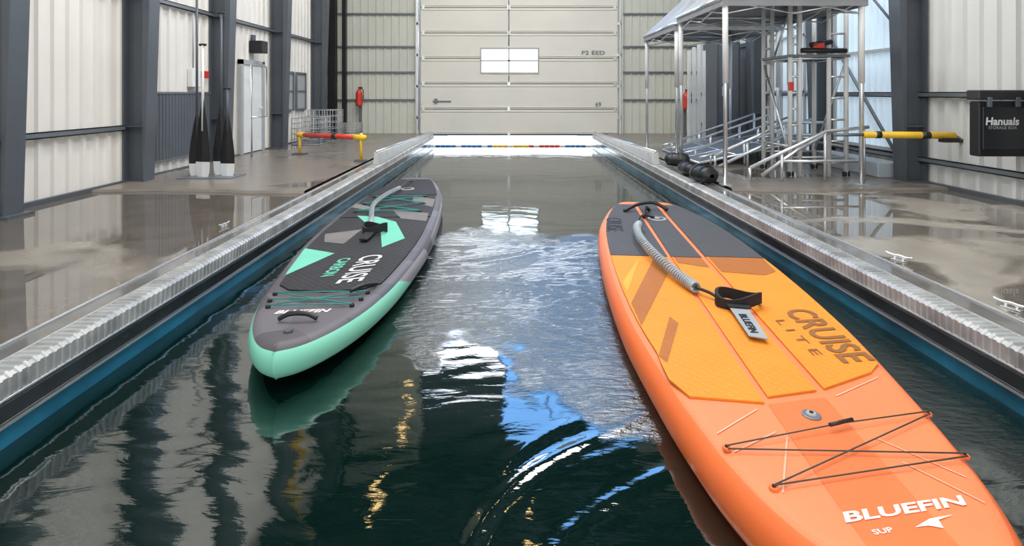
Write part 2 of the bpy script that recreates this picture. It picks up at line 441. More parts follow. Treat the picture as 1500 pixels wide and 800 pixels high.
boxes('window_frame', [(W0-.03, W1+.03, YF-.065, YF-.045, wz0-.03, wz0), (W0-.03, W1+.03, YF-.065, YF-.045, wz1, wz1+.03), (W0-.03, W0, YF-.065, YF-.045, wz0, wz1), (W1, W1+.03, YF-.065, YF-.045, wz0, wz1),
    (W0, W1, YF-.055, YF-.03, 1.40, 1.43), (-.01, .025, YF-.055, YF-.03, wz0, wz1)], mat('window_frame_grey', (.42, .42, .40), .5), g)
hw = []
for a, b in secs:
    for x in (DX0+.02, -.02, DX1-.07):
        if x == -.02 and wz0-.1 < a < wz1: continue
        hw.append((x, x+.05, YF-.07, YF-.05, a-.04, a+.04))
boxes('hinges', hw, M['alu'], g)
tubes('centre_rod', [[(.005, YF-.075, 1.0), (.005, YF-.075, 1.15)], [(.005, YF-.075, 1.70), (.005, YF-.075, 2.6)]], .008, M['steel2'], g)
boxes('lock_handle', [(-1.45, -1.1, YF-.075, YF-.055, .63, .65), (-1.42, -1.36, YF-.09, YF-.05, .61, .69)], M['steel2'], g)
boxes('bottom_seal', [(DX0, DX1, YF-.055, YF-.005, -.02, .008)], M['dark'], g)
text_at('door_label', 'F2 EED', .44, (1.40, YF-.066, 1.53), (1, 0, 0), (0, 0, 1), M['steel2'], g, .01, 0, .075)
text_at('door_number', '69', .11, (1.66, YF-.066, .54), (1, 0, 0), (0, 0, 1), M['steel2'], g, .01)
for i, x in enumerate((DX0-.085, DX1+.033)):
    g = empty('door_track' if i == 0 else 'door_track.001')
    boxes('channel', [(x, x+.012, YF-.13, YF-.04, 0.0, 2.8), (x+.04, x+.052, YF-.13, YF-.04, 0.0, 2.8), (x, x+.052, YF-.06, YF-.04, 0, 2.8)], M['alu'] if i == 0 else M['white'], g)
    boxes('brackets', [(x-.02, x+.06, YF-.06, YF-.02, zz, zz+.05) for zz in (.3, .9, 1.5, 2.1)], M['alu'], g)
tubes('door_chain', [[(DX0-.02, YF-.18, .1), (DX0-.02, YF-.18, 2.7)]], .012, M['alu'])
g = empty('corner_post')
boxes('post', [(-3.30, -3.16, YF-.55, YF-.42, .022, ZC-.01), (-3.10, -3.03, YF-.35, YF-.25, .022, ZC-.01)], M['dark'], g)
boxes('post_feet', [(-3.34, -3.12, YF-.6, YF-.38, .022, .05), (-3.12, -3.01, YF-.38, YF-.22, .022, .05)], M['steel'], g)
g = empty('lane_rope')
cs = [M['bluefloat'], M['white'], M['red'], M['yellow']]
for i in range(30):
    x = CL+.05+i*(CR-CL-.1)/30
    c = (1 if (i % 5 == 4) else (0 if i < 11 else (3 if i < 18 else (2 if i < 24 else 0))))
    lathe('float_%d' % i, [(.010, 0), (.022, .01), (.022, .085), (.010, .095)], (x, 10.0, ZW+.008), cs[c], g, 10, 'x')
tubes('rope', [[(CL, 10.0, ZW+.01), (CR, 10.0, ZW+.01)]], .008, M['white'], g)

# ------------------------------------------------------------------ left wall things
corrugated('wall_panel_slate', (XL+.04, 4.86), (XL+.04, 6.0), .15, .79, M['slate'], (1, 0), .05, .008)
boxes('trim_1', [(XL+.025, XL+.05, 4.84, 6.02, .79, .81), (XL+.025, XL+.05, 4.84, 6.02, .13, .15)], M['steel2'])
g = empty('alarm_panel')
box('white_box', XL+.025, XL+.08, 5.62, 5.78, .86, 1.06, M['white'], g, .008)
box('red_call_point', XL+.025, XL+.07, 5.86, 5.95, .96, 1.04, M['red'], g, .006)
tubes('conduit', [[(XL+.04, 5.7, 1.06), (XL+.04, 5.7, 1.64)]], .008, M['grey'], g)
g = empty('door_2')
box('leaf', XL+.028, XL+.06, 6.72, 7.24, .025, 1.16, M['white'], g, .004)
boxes('frame', [(XL+.026, XL+.075, 6.66, 6.72, .022, 1.22), (XL+.026, XL+.075, 7.24, 7.30, .022, 1.22), (XL+.026, XL+.075, 6.66, 7.30, 1.16, 1.22)], M['grey'], g)
lathe('knob', [(.01, 0), (.01, .03), (.02, .035), (.02, .05)], (XL+.06, 7.17, .6), M['alu'], g, 12, 'x')
tubes('door_guard_rail', [[(-3.12, 6.5, .022), (-3.12, 6.5, 1.15), (-3.12, 6.75, 1.18), (-3.12, 6.9, 1.12), (-3.12, 6.9, .5), (-3.12, 6.5, .5)]], .012, M['alu'])
g = empty('wall_lamp')
box('housing', XL+.026, XL+.2, 6.95, 7.12, 1.32, 1.48, M['dark'], g, .01)
box('bracket', XL+.026, XL+.06, 7.0, 7.07, 1.48, 1.56, M['steel'], g)
for i, (a, b) in enumerate(((8.0, 8.35), (8.5, 8.85))):
    g = empty('window_%d' % (i+1))
    box('pane', XL+.026, XL+.03, a, b, .55, 1.1, M['grey'], g)
    boxes('frame', [(XL+.026, XL+.05, a-.03, a, .52, 1.13), (XL+.026, XL+.05, b, b+.03, .52, 1.13), (XL+.026, XL+.05, a, b, .52, .55), (XL+.026, XL+.05, a, b, 1.1, 1.13), (XL+.026, XL+.045, a, b, .82, .84)], M['steel2'], g)
# paddles in a stand
def blade_mesh(name, cx, cy, z0, h, w, ang, mb, mw, parent):
    ca, sa = math.cos(ang), math.sin(ang)
    rows = 16; vs = []; fs = []; mi = []
    for i in range(rows+1):
        t = i/rows
        hw_ = w*(.9+.10*min(1, t/.2))*(1 if t < .3 else max(.10, 1-((t-.3)/.7)**1.3*.92))
        if t < .06: hw_ *= .85+.15*t/.06
        for v, th in ((-1, 0), (-.5, .004), (0, .009), (.5, .004), (1, 0), (.5, -.004), (0, -.009), (-.5, -.004)):
            a = v*hw_; vs.append((cx+a*ca-th*sa, cy+a*sa+th*ca, z0+t*h))
    for i in range(rows):
        for s in range(8):
            fs.append((i*8+s, i*8+(s+1) % 8, (i+1)*8+(s+1) % 8, (i+1)*8+s)); mi.append(1 if i < 3 else 0)
    fs.append(tuple(range(8))); mi.append(1); fs.append(tuple(rows*8+s for s in range(8))); mi.append(0)
    return mesh(name, vs, fs, [mb, mw], parent, False, mi)
pi_ = 0
for (x, y, ang, top, w, bh) in ((-2.90, 4.98, .1, 1.72, .070, .60), (-2.80, 4.90, -.2, 1.24, .075, .74), (-2.70, 5.03, .3, 1.55, .068, .68), (-2.60, 4.95, -.1, .84, .070, .62)):
    g = empty('paddle' if pi_ == 0 else 'paddle.%03d' % pi_); pi_ += 1
    blade_mesh('blade', x, y, .030, bh, w, ang, M['dark'], M['white'], g)
    tubes('shaft', [[(x, y, .45), (x, y, top)]], .011, M['steel'] if pi_ != 2 else M['white'], g)
    tubes('t_grip', [[(x-.03, y, top), (x+.03, y, top)]], .012, M['dark'], g)
boxes('paddle_stand', [(-3.0, -2.50, 4.83, 5.10, .022, .030)], M['steel2'], None, .002)
# wire cages
def cage(name, x0, x1, y0, y1, z0, z1, nx=5, ny=6, nz=5):
    g = empty(name); P = []
    for k in range(nz+1):
        z = z0+.01+(z1-z0-.01)*k/nz
        P += [[(x0, y0, z), (x1, y0, z)], [(x1, y0, z), (x1, y1, z)], [(x1, y1, z), (x0, y1, z)], [(x0, y1, z), (x0, y0, z)]]
    for k in range(nx+1):
        x = x0+(x1-x0)*k/nx
        P += [[(x, y0, z0), (x, y0, z1)], [(x, y1, z0), (x, y1, z1)]]
    for k in range(ny+1):
        y = y0+(y1-y0)*k/ny
        P += [[(x0, y, z0), (x0, y, z1)], [(x1, y, z0), (x1, y, z1)]]
    tubes('mesh_wires', P, .005, M['grey'], g, 5)
    box('base_tray', x0, x1, y0, y1, z0, z0+.012, M['steel2'], g)
cage('wire_cage', -3.22, -2.82, 7.95, 8.5, .022, .42)
cage('wire_cage.001', -3.22, -2.78, 8.6, 9.0, .022, .52)
cage('wire_cage.002', -2.95, -2.65, 9.35, 9.7, .022, .26)
for i, (x, y) in enumerate(((-2.82, 10.10), (3.22, 9.7))):
    g = empty('fire_extinguisher' if i == 0 else 'fire_extinguisher.001')
    z0 = .55 if i == 0 else .50
    lathe('cylinder', [(.05, 0), (.065, .02), (.065, .24), (.045, .29), (.02, .31), (.02, .34)], (x, y, z0), M['red'], g, 16)
    tubes('hose', [smoothpath([(x, y, z0+.33), (x+.08, y-.02, z0+.3), (x+.085, y-.03, z0+.12)])], .008, M['dark'], g)
    boxes('valve', [(x-.02, x+.06, y-.01, y+.01, z0+.335, z0+.36)], M['dark'], g)
    boxes('bracket', [(x-.03, x+.03, y+.06, y+.13, z0+.2, z0+.24)], M['steel'], g)
    boxes('mounting_post', [(x-.025, x+.025, y+.075 if i else y+.07, y+.10, .022, z0+.25)], M['steel2'], g)
# barrier bar
g = empty('barrier_bar')
tubes('bar_red', [[(-2.60, 6.75, .27), (-1.78, 6.17, .29)]], .030, M['red'], g, 12)
tubes('bar_yellow', [[(-2.68, 6.80, .27), (-2.55, 6.72, .27)], [(-1.80, 6.19, .29), (-1.63, 6.07, .29)]], .033, M['yellow'], g, 12)
tubes('black_band', [[(-2.1, 6.39, .28), (-2.04, 6.35, .28)]], .033, M['dark'], g, 12)
tubes('posts', [[(-2.64, 6.77, .022), (-2.64, 6.77, .26)], [(-1.68, 6.10, .022), (-1.68, 6.10, .34)]], .017, M['yellow'], g, 10)
boxes('feet', [(-2.72, -2.56, 6.70, 6.84, .022, .035), (-1.75, -1.63, 6.04, 6.16, .022, .035)], M['steel'], g)
# ------------------------------------------------------------------ canopies right
def canopy(name, x0, x1, y0, y1, h, peak):
    g = empty(name)
    legs = [(x0, y0), (x1, y0), (x1, y1), (x0, y1)]
    tubes('legs', [[(x, y, .022), (x, y, h)] for x, y in legs], .018, M['alu'], g, 8)
    tubes('inner_legs', [[(x, y, h*.55), (x, y, h+.02)] for x, y in legs], .025, M['white'], g, 8)
    boxes('feet', [(x-.04, x+.04, y-.04, y+.04, .02, .03) for x, y in legs], M['alu'], g)
    P = []
    for a, b in ((0, 1), (1, 2), (2, 3), (3, 0)):
        A = Vector((*legs[a], 0)); B = Vector((*legs[b], 0)); mid = (A+B)/2
        for q, r in ((A, mid), (mid, B)):
            P += [[(q.x, q.y, h-.02), (r.x, r.y, h-.13)], [(q.x, q.y, h-.13), (r.x, r.y, h-.02)]]
    tubes('truss_bars', P, .007, M['alu'], g, 6)
    o = .035; c = ((x0+x1)/2, (y0+y1)/2)
    E = [(x0-o, y0-o), (x1+o, y0-o), (x1+o, y1+o), (x0-o, y1+o)]
    tubes('eave_frame', [[(E[i][0], E[i][1], h), (E[(i+1) % 4][0], E[(i+1) % 4][1], h)] for i in range(4)], .017, M['alu'], g, 8)
    vs = [(x, y, h+.012) for x, y in E]+[(x, y, h-.07) for x, y in E]
    fs = [(i, (i+1) % 4, 4+(i+1) % 4, 4+i) for i in range(4)]
    n = 8
    for i in range(4):
        A = Vector((*E[i], h+.012)); B = Vector((*E[(i+1) % 4], h+.012)); T = Vector((*c, peak)); k = len(vs)
        for r in range(n+1):
            t = r/n
            for s in range(n+1):
                u = s/n; q = A.lerp(B, u).lerp(T, t)
                q.z -= .05*math.sin(math.pi*t)*math.sin(math.pi*u)
                vs.append(q)
        for r in range(n):
            for s in range(n): fs.append((k+r*(n+1)+s, k+r*(n+1)+s+1, k+(r+1)*(n+1)+s+1, k+(r+1)*(n+1)+s))
    mesh('roof_fabric', vs, fs, M['fabric'], g)
    tubes('hip_poles', [[(x, y, h), (c[0], c[1], peak-.02)] for x, y in legs], .011, M['alu'], g, 6)
canopy('canopy_tent', 1.83, 2.98, 4.52, 5.68, 1.60, 2.15)
canopy('canopy_tent.001', 1.86, 2.98, 5.92, 7.2, 1.56, 2.2)

g = empty('scaffold_tower')
X0, X1 = 2.62, 3.14; Y0, Y1 = 4.98, 5.5
tubes('uprights', [[(x, y, .022), (x, y, 2.3)] for x in (X0, X0+.09, 2.98, X1) for y in (Y0, Y1)], .021, M['white'], g, 8)
P = [[(X0, Y0, z), (X0+.09, Y0, z)] for z in [.2+.15*i for i in range(13)]]
P += [[(X0, Y1, z), (X0+.09, Y1, z)] for z in [.2+.15*i for i in range(13)]]
P += [[(2.98, Y0, z), (X1, Y0, z)] for z in [.15+.2*i for i in range(11)]]
P += [[(X0, Y0, z), (X1, Y0, z)] for z in (1.12, .2, 1.9)]+[[(X0, Y1, z), (X1, Y1, z)] for z in (1.12, .2, 1.9)]
P += [[(X1, Y0, z), (X1, Y1, z)] for z in (.3, 1.12, 1.9)]+[[(X0, Y0, z), (X0, Y1, z)] for z in (.3, 1.12, 1.9)]
P += [[(X0, Y0, .2), (X0, Y1, 1.1)], [(X1, Y1, .2), (X1, Y0, 1.1)], [(X0+.09, Y1, 1.12), (2.98, Y1, 1.9)]]
tubes('rungs_and_braces', P, .011, M['alu'], g, 6)
boxes('platform', [(X0-.02, X1+.02, Y0-.03, Y1+.03, 1.13, 1.155)], M['steel2'], g)
tubes('coupler', [[(2.70, Y0-.05, 1.19), (3.12, Y0-.03, 1.19)], [(2.78, Y0-.05, 1.24), (2.98, Y0-.04, 1.27)]], .024, M['dark'], g)
boxes('red_clamps', [(2.80, 2.90, Y0-.07, Y0-.02, 1.21, 1.26), (2.60, 2.64, Y0-.03, Y0+.01, .82, .9)], M['red'], g, .004)
boxes('castors', [(x-.03, x+.03, y-.02, y+.02, .022, .07) for x in (X0, X1) for y in (Y0, Y1)], M['dark'], g, .01)

g = empty('gangway')
P = []
for y in (5.78, 6.25, 6.75, 7.15):
    P.append([(2.06, y, .10), (2.14, y, .12), (3.28, y, .52)])
    P.append([(2.06, y, .04), (3.28, y, .30)])
    for t in (0.1, .4, .7, 1):
        x = 2.06+1.22*t
        P.append([(x, y, .03), (x, y, .10+.42*t)])
for t in (.0, .33, .66, 1):
    x = 2.06+1.22*t; P.append([(x, 5.78, .04+.26*t), (x, 7.15, .04+.26*t)])
tubes('rails', P, .014, M['alu'], g, 8)
mesh('ramp_deck', [(2.06, 5.78, .05), (3.28, 5.78, .31), (3.28, 7.15, .31), (2.06, 7.15, .05)], [(0, 1, 2, 3)], M['steel2'], g)
g = empty('handrail')
tubes('rail', [[(2.12, 4.70, .14), (2.78, 4.70, .46), (3.16, 4.70, .50)], [(2.30, 4.86, .05), (2.62, 4.86, .28), (2.95, 4.86, .46)]], .016, M['alu'], g, 8)
tubes('posts', [[(2.12, 4.70, .022), (2.12, 4.70, .14)], [(2.40, 4.70, .022), (2.40, 4.70, .28)], [(2.78, 4.70, .022), (2.78, 4.70, .46)], [(3.12, 4.70, .022), (3.12, 4.70, .49)], [(2.4, 4.70, .2), (3.12, 4.70, .2)]], .013, M['alu'], g, 8)
g = empty('handrail.001')
tubes('rail', [[(2.16, 5.60, .14), (2.90, 5.60, .49), (3.34, 5.60, .49)], [(2.2, 5.60, .03), (2.9, 5.6, .36), (3.34, 5.60, .36)]], .016, M['alu'], g, 8)
tubes('posts', [[(2.16, 5.6, .022), (2.16, 5.6, .14)], [(2.9, 5.60, .022), (2.9, 5.60, .49)], [(3.32, 5.60, .022), (3.32, 5.60, .49)], [(2.50, 5.60, .022), (2.50, 5.60, .29)]], .013, M['alu'], g, 8)
def bag(name, x, y, L_, r, rz, z0=.022):
    g = empty(name, (x, y, z0), rz)
    n = 14; seg = 16; vs = []; fs = []
    for i in range(n+1):
        t = i/n; rr = r*max(.05, (1-(2*t-1)**6))**.5
        for s in range(seg):
            q = 2*math.pi*s/seg
            k = 1+.08*noise.noise(Vector((i*.6, s*.7, x)))
            vs.append((rr*k*math.cos(q)*1.15, -L_/2+L_*t, r*.95+rr*k*math.sin(q)*.95))
    for i in range(n):
        for s in range(seg): fs.append((i*seg+s, i*seg+(s+1) % seg, (i+1)*seg+(s+1) % seg, (i+1)*seg+s))
    mesh('body', vs, fs, M['dark'], g, True)
    tubes('straps', [smoothpath([(r*1.1*math.cos(a), yy, r*.95+r*1.0*math.sin(a)) for a in [k*math.pi/5 for k in range(6)]], 3) for yy in (-L_*.2, L_*.2)], .006, M['dark'], g, 6)
bag('equipment_bag', 1.72, 4.72, .26, .080, .2, .008)
bag('equipment_bag.001', 1.73, 5.15, .24, .065, .1, .008)
bag('equipment_bag.002', 1.80, 5.72, .26, .075, 1.3, .018)
# right wall items
g = empty('window_3')
box('pane', XR-.035, XR-.03, 6.3, 7.4, .1, 2.2, M['bluepane'], g)
boxes('frame', [(XR-.06, XR-.027, y, y+.03, .07, 2.23) for y in (6.27, 6.55, 6.83, 7.11, 7.4)]+[(XR-.06, XR-.027, 6.27, 7.43, z, z+.03) for z in (.07, .8, 1.5, 2.2)], M['grey'], g)
g = empty('window_4')
o = corrugated('translucent_sheet', (XR-.03, 4.95), (XR-.03, 5.95), .28, 2.3, M['bluepane'], (-1, 0), .09, .012); o.parent = g
boxes('frame', [(XR-.06, XR-.027, y, y+.03, .25, 2.33) for y in (4.92, 5.95)]+[(XR-.06, XR-.027, 4.92, 5.98, z, z+.03) for z in (.25, 1.2, 2.3)], M['grey'], g)
tubes('wall_brace', [[(XR-.09, 6.0, 1.45), (XR-.09, 4.86, .12)]], .016, M['steel2'])
tubes('wall_brace.001', [[(XR-.12, 6.0, 2.5), (XR-.12, 4.86, 1.35)]], .012, M['steel2'])
box('cable_trunking', XR-.3, XR-.07, 4.9, 5.95, .022, .16, M['palegrey'], None, .01)
g = empty('door_3')
box('leaf', XR-.06, XR-.028, 8.1, 8.8, .025, 1.5, M['slate'], g)
boxes('frame', [(XR-.09, XR-.028, 8.04, 8.1, .022, 1.56), (XR-.09, XR-.028, 8.8, 8.86, .022, 1.56), (XR-.09, XR-.028, 8.04, 8.86, 1.5, 1.56)], M['steel'], g)
g = empty('equipment_cabinet')
box('body', 3.05, 3.40, 7.85, 8.4, .022, 1.55, M['steel'], g, .01)
boxes('door_panel', [(3.08, 3.37, 7.835, 7.85, .1, 1.5)], M['slate'], g, .004)
boxes('handle', [(3.12, 3.14, 7.815, 7.835, .75, .9)], M['alu'], g)
boxes('standing_pipes', [(2.55+.07*i, 2.59+.07*i, 7.6, 7.64, .022, 1.4+.05*(i % 3)) for i in range(4)], M['white'])
# yellow boom
g = empty('boat_hook_pole')
tubes('yellow_shaft', [[(2.93, 4.42, .455), (3.60, 4.32, .455)]], .028, M['yellow'], g, 12)
tubes('black_bands', [[(3.02, 4.407, .455), (3.06, 4.401, .455)], [(3.36, 4.356, .455), (3.42, 4.347, .455)]], .030, M['dark'], g, 12)
tubes('grey_shaft', [[(3.60, 4.32, .455), (3.645, 4.31, .42)], [(2.70, 4.45, .45), (2.93, 4.42, .455)]], .014, M['steel2'], g, 10)
boxes('wall_bracket', [(3.5, XR-.027, 4.30, 4.36, .40, .43)], M['dark'], g)
# black wall box
g = empty('wall_storage_box')
box('body', 3.31, 3.65, 3.77, 3.85, .35, .74, M['dark'], g, .012)
boxes('lid', [(3.297, 3.652, 3.755, 3.86, .75, .82)], mat('charcoal_plastic', (.035, .037, .042), .35), g, .010)
boxes('front_recess', [(3.335, 3.635, 3.762, 3.775, .40, .70)], mat('charcoal_recess', (.022, .024, .028), .3), g, .005)
boxes('latches', [(3.36, 3.39, 3.748, 3.765, .70, .77), (3.56, 3.59, 3.748, 3.765, .70, .77)], M['steel2'], g, .003)
text_at('label', 'Hanuals', .235, (3.35, 3.758, .575), (1, 0, 0), (0, 0, 1), M['white'], g, .03, .1)
text_at('label_small', 'STORAGE BOX', .20, (3.37, 3.758, .545), (1, 0, 0), (0, 0, 1), M['grey'], g, .01)
# cleats on wet floor
def cleat(name, x, y, rz, s=1.0):
    g = empty(name, (x, y, 0), rz)
    tubes('horn', [smoothpath([(-.10*s, 0, .045*s), (-.05*s, 0, .035*s), (0, 0, .04*s), (.05*s, 0, .035*s), (.10*s, 0, .045*s)], 4)], .010*s, M['alu'], g)
    tubes('stems', [[(-.03*s, 0, .004), (-.03*s, 0, .036*s)], [(.03*s, 0, .004), (.03*s, 0, .036*s)]], .009*s, M['alu'], g)
    boxes('plate', [(-.055*s, .055*s, -.02*s, .02*s, 0, .006)], M['alu'], g, .002)
cleat('mooring_cleat', 1.86, 2.55, 2.0, .6); cleat('mooring_cleat.001', 1.86, 1.98, 2.0, .55)
cleat('mooring_cleat.002', -1.70, 3.2, 1.45, .45)

# ------------------------------------------------------------------ paddle boards
def interp(tab, u):
    n = len(tab)
    if u <= tab[0][0]: return tab[0][1]
    for i in range(n-1):
        if u <= tab[i+1][0]:
            x0, y0 = tab[i]; x1, y1 = tab[i+1]
            m0 = (tab[i+1][1]-tab[i-1][1])/(tab[i+1][0]-tab[i-1][0]) if i > 0 else (y1-y0)/(x1-x0)
            m1 = (tab[i+2][1]-tab[i][1])/(tab[i+2][0]-tab[i][0]) if i+2 < n else (y1-y0)/(x1-x0)
            h = x1-x0; t = (u-x0)/h
            return (2*t**3-3*t*t+1)*y0+(t**3-2*t*t+t)*h*m0+(-2*t**3+3*t*t)*y1+(t**3-t*t)*h*m1
    return tab[-1][1]

class Board:
    def __init__(s, name, tail, rz, L, tab, T, top, nose_r, tail_r):
        s.g = empty(name, (tail[0], tail[1], 0), rz); s.L = L; s.tab = tab; s.T = T; s.top = top; s.nr = nose_r; s.tr = tail_r
    def z(s, u):
        return s.top+s.nr*max(0, (u-(s.L-.9))/.9)**2+s.tr*max(0, (.5-u)/.5)**2
    def hull(s, rail, deck, bottom, deckrings=1):
        us = [s.L*(.5-.5*math.cos(math.pi*i/90)) for i in range(91)]
        half = [(u, max(0.0, interp(s.tab, u))) for u in us]
        out = half+[(u, -v) for u, v in half[::-1]]
        n = len(out); r = s.T/2
        nor = []
        for i in range(n):
            a = out[i-1]; b = out[(i+1) % n]
            j = 1
            while math.hypot(b[0]-a[0], b[1]-a[1]) < 1e-4 and j < 4:
                j += 1; b = out[(i+j) % n]; a = out[i-j]
            t = Vector((b[0]-a[0], b[1]-a[1])); t.normalize(); nor.append(Vector((-t.y, t.x)))
        if nor[45].y < 0: nor = [-q for q in nor]
        if half[0][1] < 1e-3: nor[0] = nor[-1] = Vector((-1, 0))
        if half[-1][1] < 1e-3: nor[90] = nor[91] = Vector((1, 0))
        K = 12; vs = []; fs = []; mi = []
        for k in range(K+1):
            th = math.pi/2-math.pi*k/K; ins = r*.85*(1-math.cos(th))
            for i, (u, v) in enumerate(out):
                uu = u-nor[i].x*ins; vv = v-nor[i].y*ins
                if v >= 0 and i <= 90: vv = max(0, vv)
                else: vv = min(0, vv)
                vs.append((vv, -uu, s.z(u)-r+r*math.sin(th)))
        for k in range(K):
            for i in range(n):
                j = (i+1) % n
                fs.append((k*n+i, k*n+j, (k+1)*n+j, (k+1)*n+i)); mi.append(1 if k >= deckrings else 0)
        for i in range(90):
            a, b = i, i+1; c, d = n-2-i, n-1-i
            fs.append((a, b, c, d)); mi.append(0)
            q = K*n; fs.append((q+a, q+d, q+c, q+b)); mi.append(2)
        o = mesh('hull', vs, fs, [deck, rail, bottom], s.g, True, mi)
        bm = bmesh.new(); bm.from_mesh(o.data); bmesh.ops.remove_doubles(bm, verts=bm.verts[:], dist=1e-5)
        bmesh.ops.recalc_face_normals(bm, faces=bm.faces[:]); bm.to_mesh(o.data); bm.free()
        return o
    def poly(s, name, pts, m, off=.003, thick=0.0):
        bm = bmesh.new(); f = bm.faces.new([bm.verts.new((v, -u, 0)) for u, v in pts])
        umin = min(p[0] for p in pts); umax = max(p[0] for p in pts); u = umin+.08
        while u < umax:
            bmesh.ops.bisect_plane(bm, geom=bm.verts[:]+bm.edges[:]+bm.faces[:], plane_co=(0, -u, 0), plane_no=(0, 1, 0)); u += .08
        for v in bm.verts: v.co.z = s.z(-v.co.y)+off
        bm.normal_update()
        for f in bm.faces[:]:
            if f.normal.z < 0: f.normal_flip()
        bmesh.ops.triangulate(bm, faces=bm.faces[:])
        if thick:
            top = bm.faces[:]
            r = bmesh.ops.extrude_face_region(bm, geom=top)
            for e in r['geom']:
                if isinstance(e, bmesh.types.BMVert): e.co.z += thick
            bmesh.ops.recalc_face_normals(bm, faces=bm.faces[:])
        me = D.meshes.new(name); bm.to_mesh(me); bm.free(); me.materials.append(m)
        o = D.objects.new(name, me); COL.objects.link(o); o.parent = s.g; return o
    def text(s, name, body, width, uv, rd, up, m, off=.006, bold=0, shear=0, height=None):
        vs, fs = text_mesh(body, 1.0, bold, shear)
        x0 = min(v.x for v in vs); w = max(v.x for v in vs)-x0; h = max(v.y for v in vs); sc = width/w; sy = height/h if height else sc
        P = []
        for v in vs:
            a = (v.x-x0)*sc; b = v.y*sy; u = uv[0]+a*rd[0]+b*up[0]; q = uv[1]+a*rd[1]+b*up[1]
            P.append((q, -u, s.z(u)+off))
        return mesh(name, P, fs, m, s.g)
    def tube(s, name, paths, r, m, off=.01, seg=7, sm=0):
        Q = []
        for p in paths:
            pp = [(q[1], -q[0], s.z(q[0])+(q[2] if len(q) > 2 else off)) for q in p]
            Q.append(smoothpath(pp, sm) if sm else pp)
        return tubes(name, Q, r, m, s.g, seg)
    def coil(s, name, pts, R, r, m, turns):
        pp = smoothpath([(q[1], -q[0], s.z(q[0])+q[2]) for q in pts], 12); n = len(pp)
        out = []; tot = turns*10
        for i in range(tot+1):
            f = i/tot*(n-1); a = int(min(f, n-2)); c = pp[a].lerp(pp[a+1], f-a); t = (pp[a+1]-pp[a]).normalized()
            sx = t.cross(Vector((0, 0, 1))).normalized(); sz = sx.cross(t); q = i/10*2*math.pi
            out.append(c+sx*R*math.cos(q)+sz*R*math.sin(q))
        return tubes(name, [out], r, m, s.g, 5)

# ---- orange board
O_rail = mat('orange_rail_pvc', (.86, .17, .04), .38, 0, .04, 6, .05, 200)
O_deck = pad_mat('coral_orange_deck', (.86, .235, .085), .55, 110, .25, .03)
O_pad = pad_mat('amber_foam_pad', (.82, .265, .012), .65, 36, .9, .03)
O_band = pad_mat('deep_orange_centre', (.84, .18, .045), .5, 110, .2, .03)
O_dark = pad_mat('charcoal_foam_pad', (.062, .062, .070), .65, 36, .9, .05)
O_brown = pad_mat('burnt_orange_foam', (.40, .125, .015), .65, 36, .8, .04)
O_lite = pad_mat('yellow_orange_foam', (.95, .38, .03), .65, 36, .8, .03)
ink = mat('dark_brown_print', (.26, .10, .02), .6)
wp = mat('white_print', (.85, .83, .80), .5)
pl = mat('pale_print_line', (.90, .46, .30), .5)
cord = mat('olive_black_bungee', (.06, .05, .04), .6)
tab = [(0, .15), (.03, .205), (.1, .25), (.3, .32), (.78, .41), (1.5, .445), (2.2, .43), (2.7, .372), (3.0, .318), (3.15, .275), (3.26, .225), (3.34, .165), (3.395, .085), (3.41, 0)]
B = Board('paddleboard', (1.075, 4.27), -.094, 3.41, tab, .15, -.07, .015, .01)
B.hull(O_rail, O_deck, O_rail, 2)
def hw(u, k=.055): return interp(tab, u)-k
def padpoly(u0, u1, side, vin, ins=.05, n=10, endcut=None):
    pts = [(u0, side*vin), (u1, side*vin)]
    outer = [(u0+(u1-u0)*i/n, side*hw(u0+(u1-u0)*i/n, ins)) for i in range(n+1)][::-1]
    if endcut: outer = endcut+[p for p in outer if p[0] < endcut[-1][0]-.01]
    return pts+outer
B.poly('tail_pad_left', padpoly(.16, 1.46, -1, .10), O_dark, .001, .006)
B.poly('tail_pad_right', padpoly(.16, 1.44, 1, .10), O_dark, .001, .006)
B.poly('tail_pad_centre', [(.12, -.07), (.12, .07), (1.46, .075), (1.46, -.08)], O_dark, .001, .006)
B.poly('pad_left', padpoly(1.47, 2.80, -1, .10, endcut=[(2.79, -.30), (2.70, -.34), (2.60, -.345)]), O_pad, .001, .006)
B.poly('pad_centre', [(1.47, -.08), (1.47, .075), (2.72, .075), (2.77, -.08)], O_pad, .001, .006)
B.poly('pad_right', padpoly(1.45, 2.71, 1, .10, endcut=[(2.60, .29), (2.54, .345), (2.45, .355)]), O_pad, .001, .006)
B.poly('front_centre_band', [(2.80, -.09), (2.75, .085), (3.33, .085), (3.36, -.09)], O_band, .0015)
B.poly('brown_strip_right', [(1.455, .11), (1.455, .385), (1.66, .372), (1.72, .30), (1.69, .11)], O_brown, .0085)
B.poly('brown_strip_centre', [(1.475, -.07), (1.475, .07), (1.63, .07), (1.57, -.07)], O_brown, .0085)
B.poly('brown_slash', [(1.48, -.11), (1.48, -.17), (2.12, -.375), (2.33, -.365), (1.62, -.11)], O_brown, .0085)
B.poly('yellow_slash', [(1.52, -.26), (1.60, -.275), (2.0, -.375), (1.88, -.382)], O_lite, .0088)
B.poly('brown_slash_small', [(2.24, -.245), (2.30, -.225), (2.60, -.325), (2.56, -.345)], O_brown, .0085)
B.text('print_large', 'CRUISE', .42, (2.14, .215), (.985, .05), (-.25, .97), ink, .0095, .02, 0, .115)
B.text('print_small', 'L I T E', .28, (2.24, .145), (.97, .06), (-.25, .97), ink, .0095, 0.0, 0, .035)
B.text('tail_print', 'CRUISE', .36, (.62, -.345), (.98, -.07), (0, 1), mat('grey_print', (.02, .02, .022), .6), .0095, 0, 0, .10)
B.text('nose_print', 'BLUEFIN', .30, (3.225, -.10), (-.26, .96), (-.96, -.10), wp, .003, .03, .2, .026)
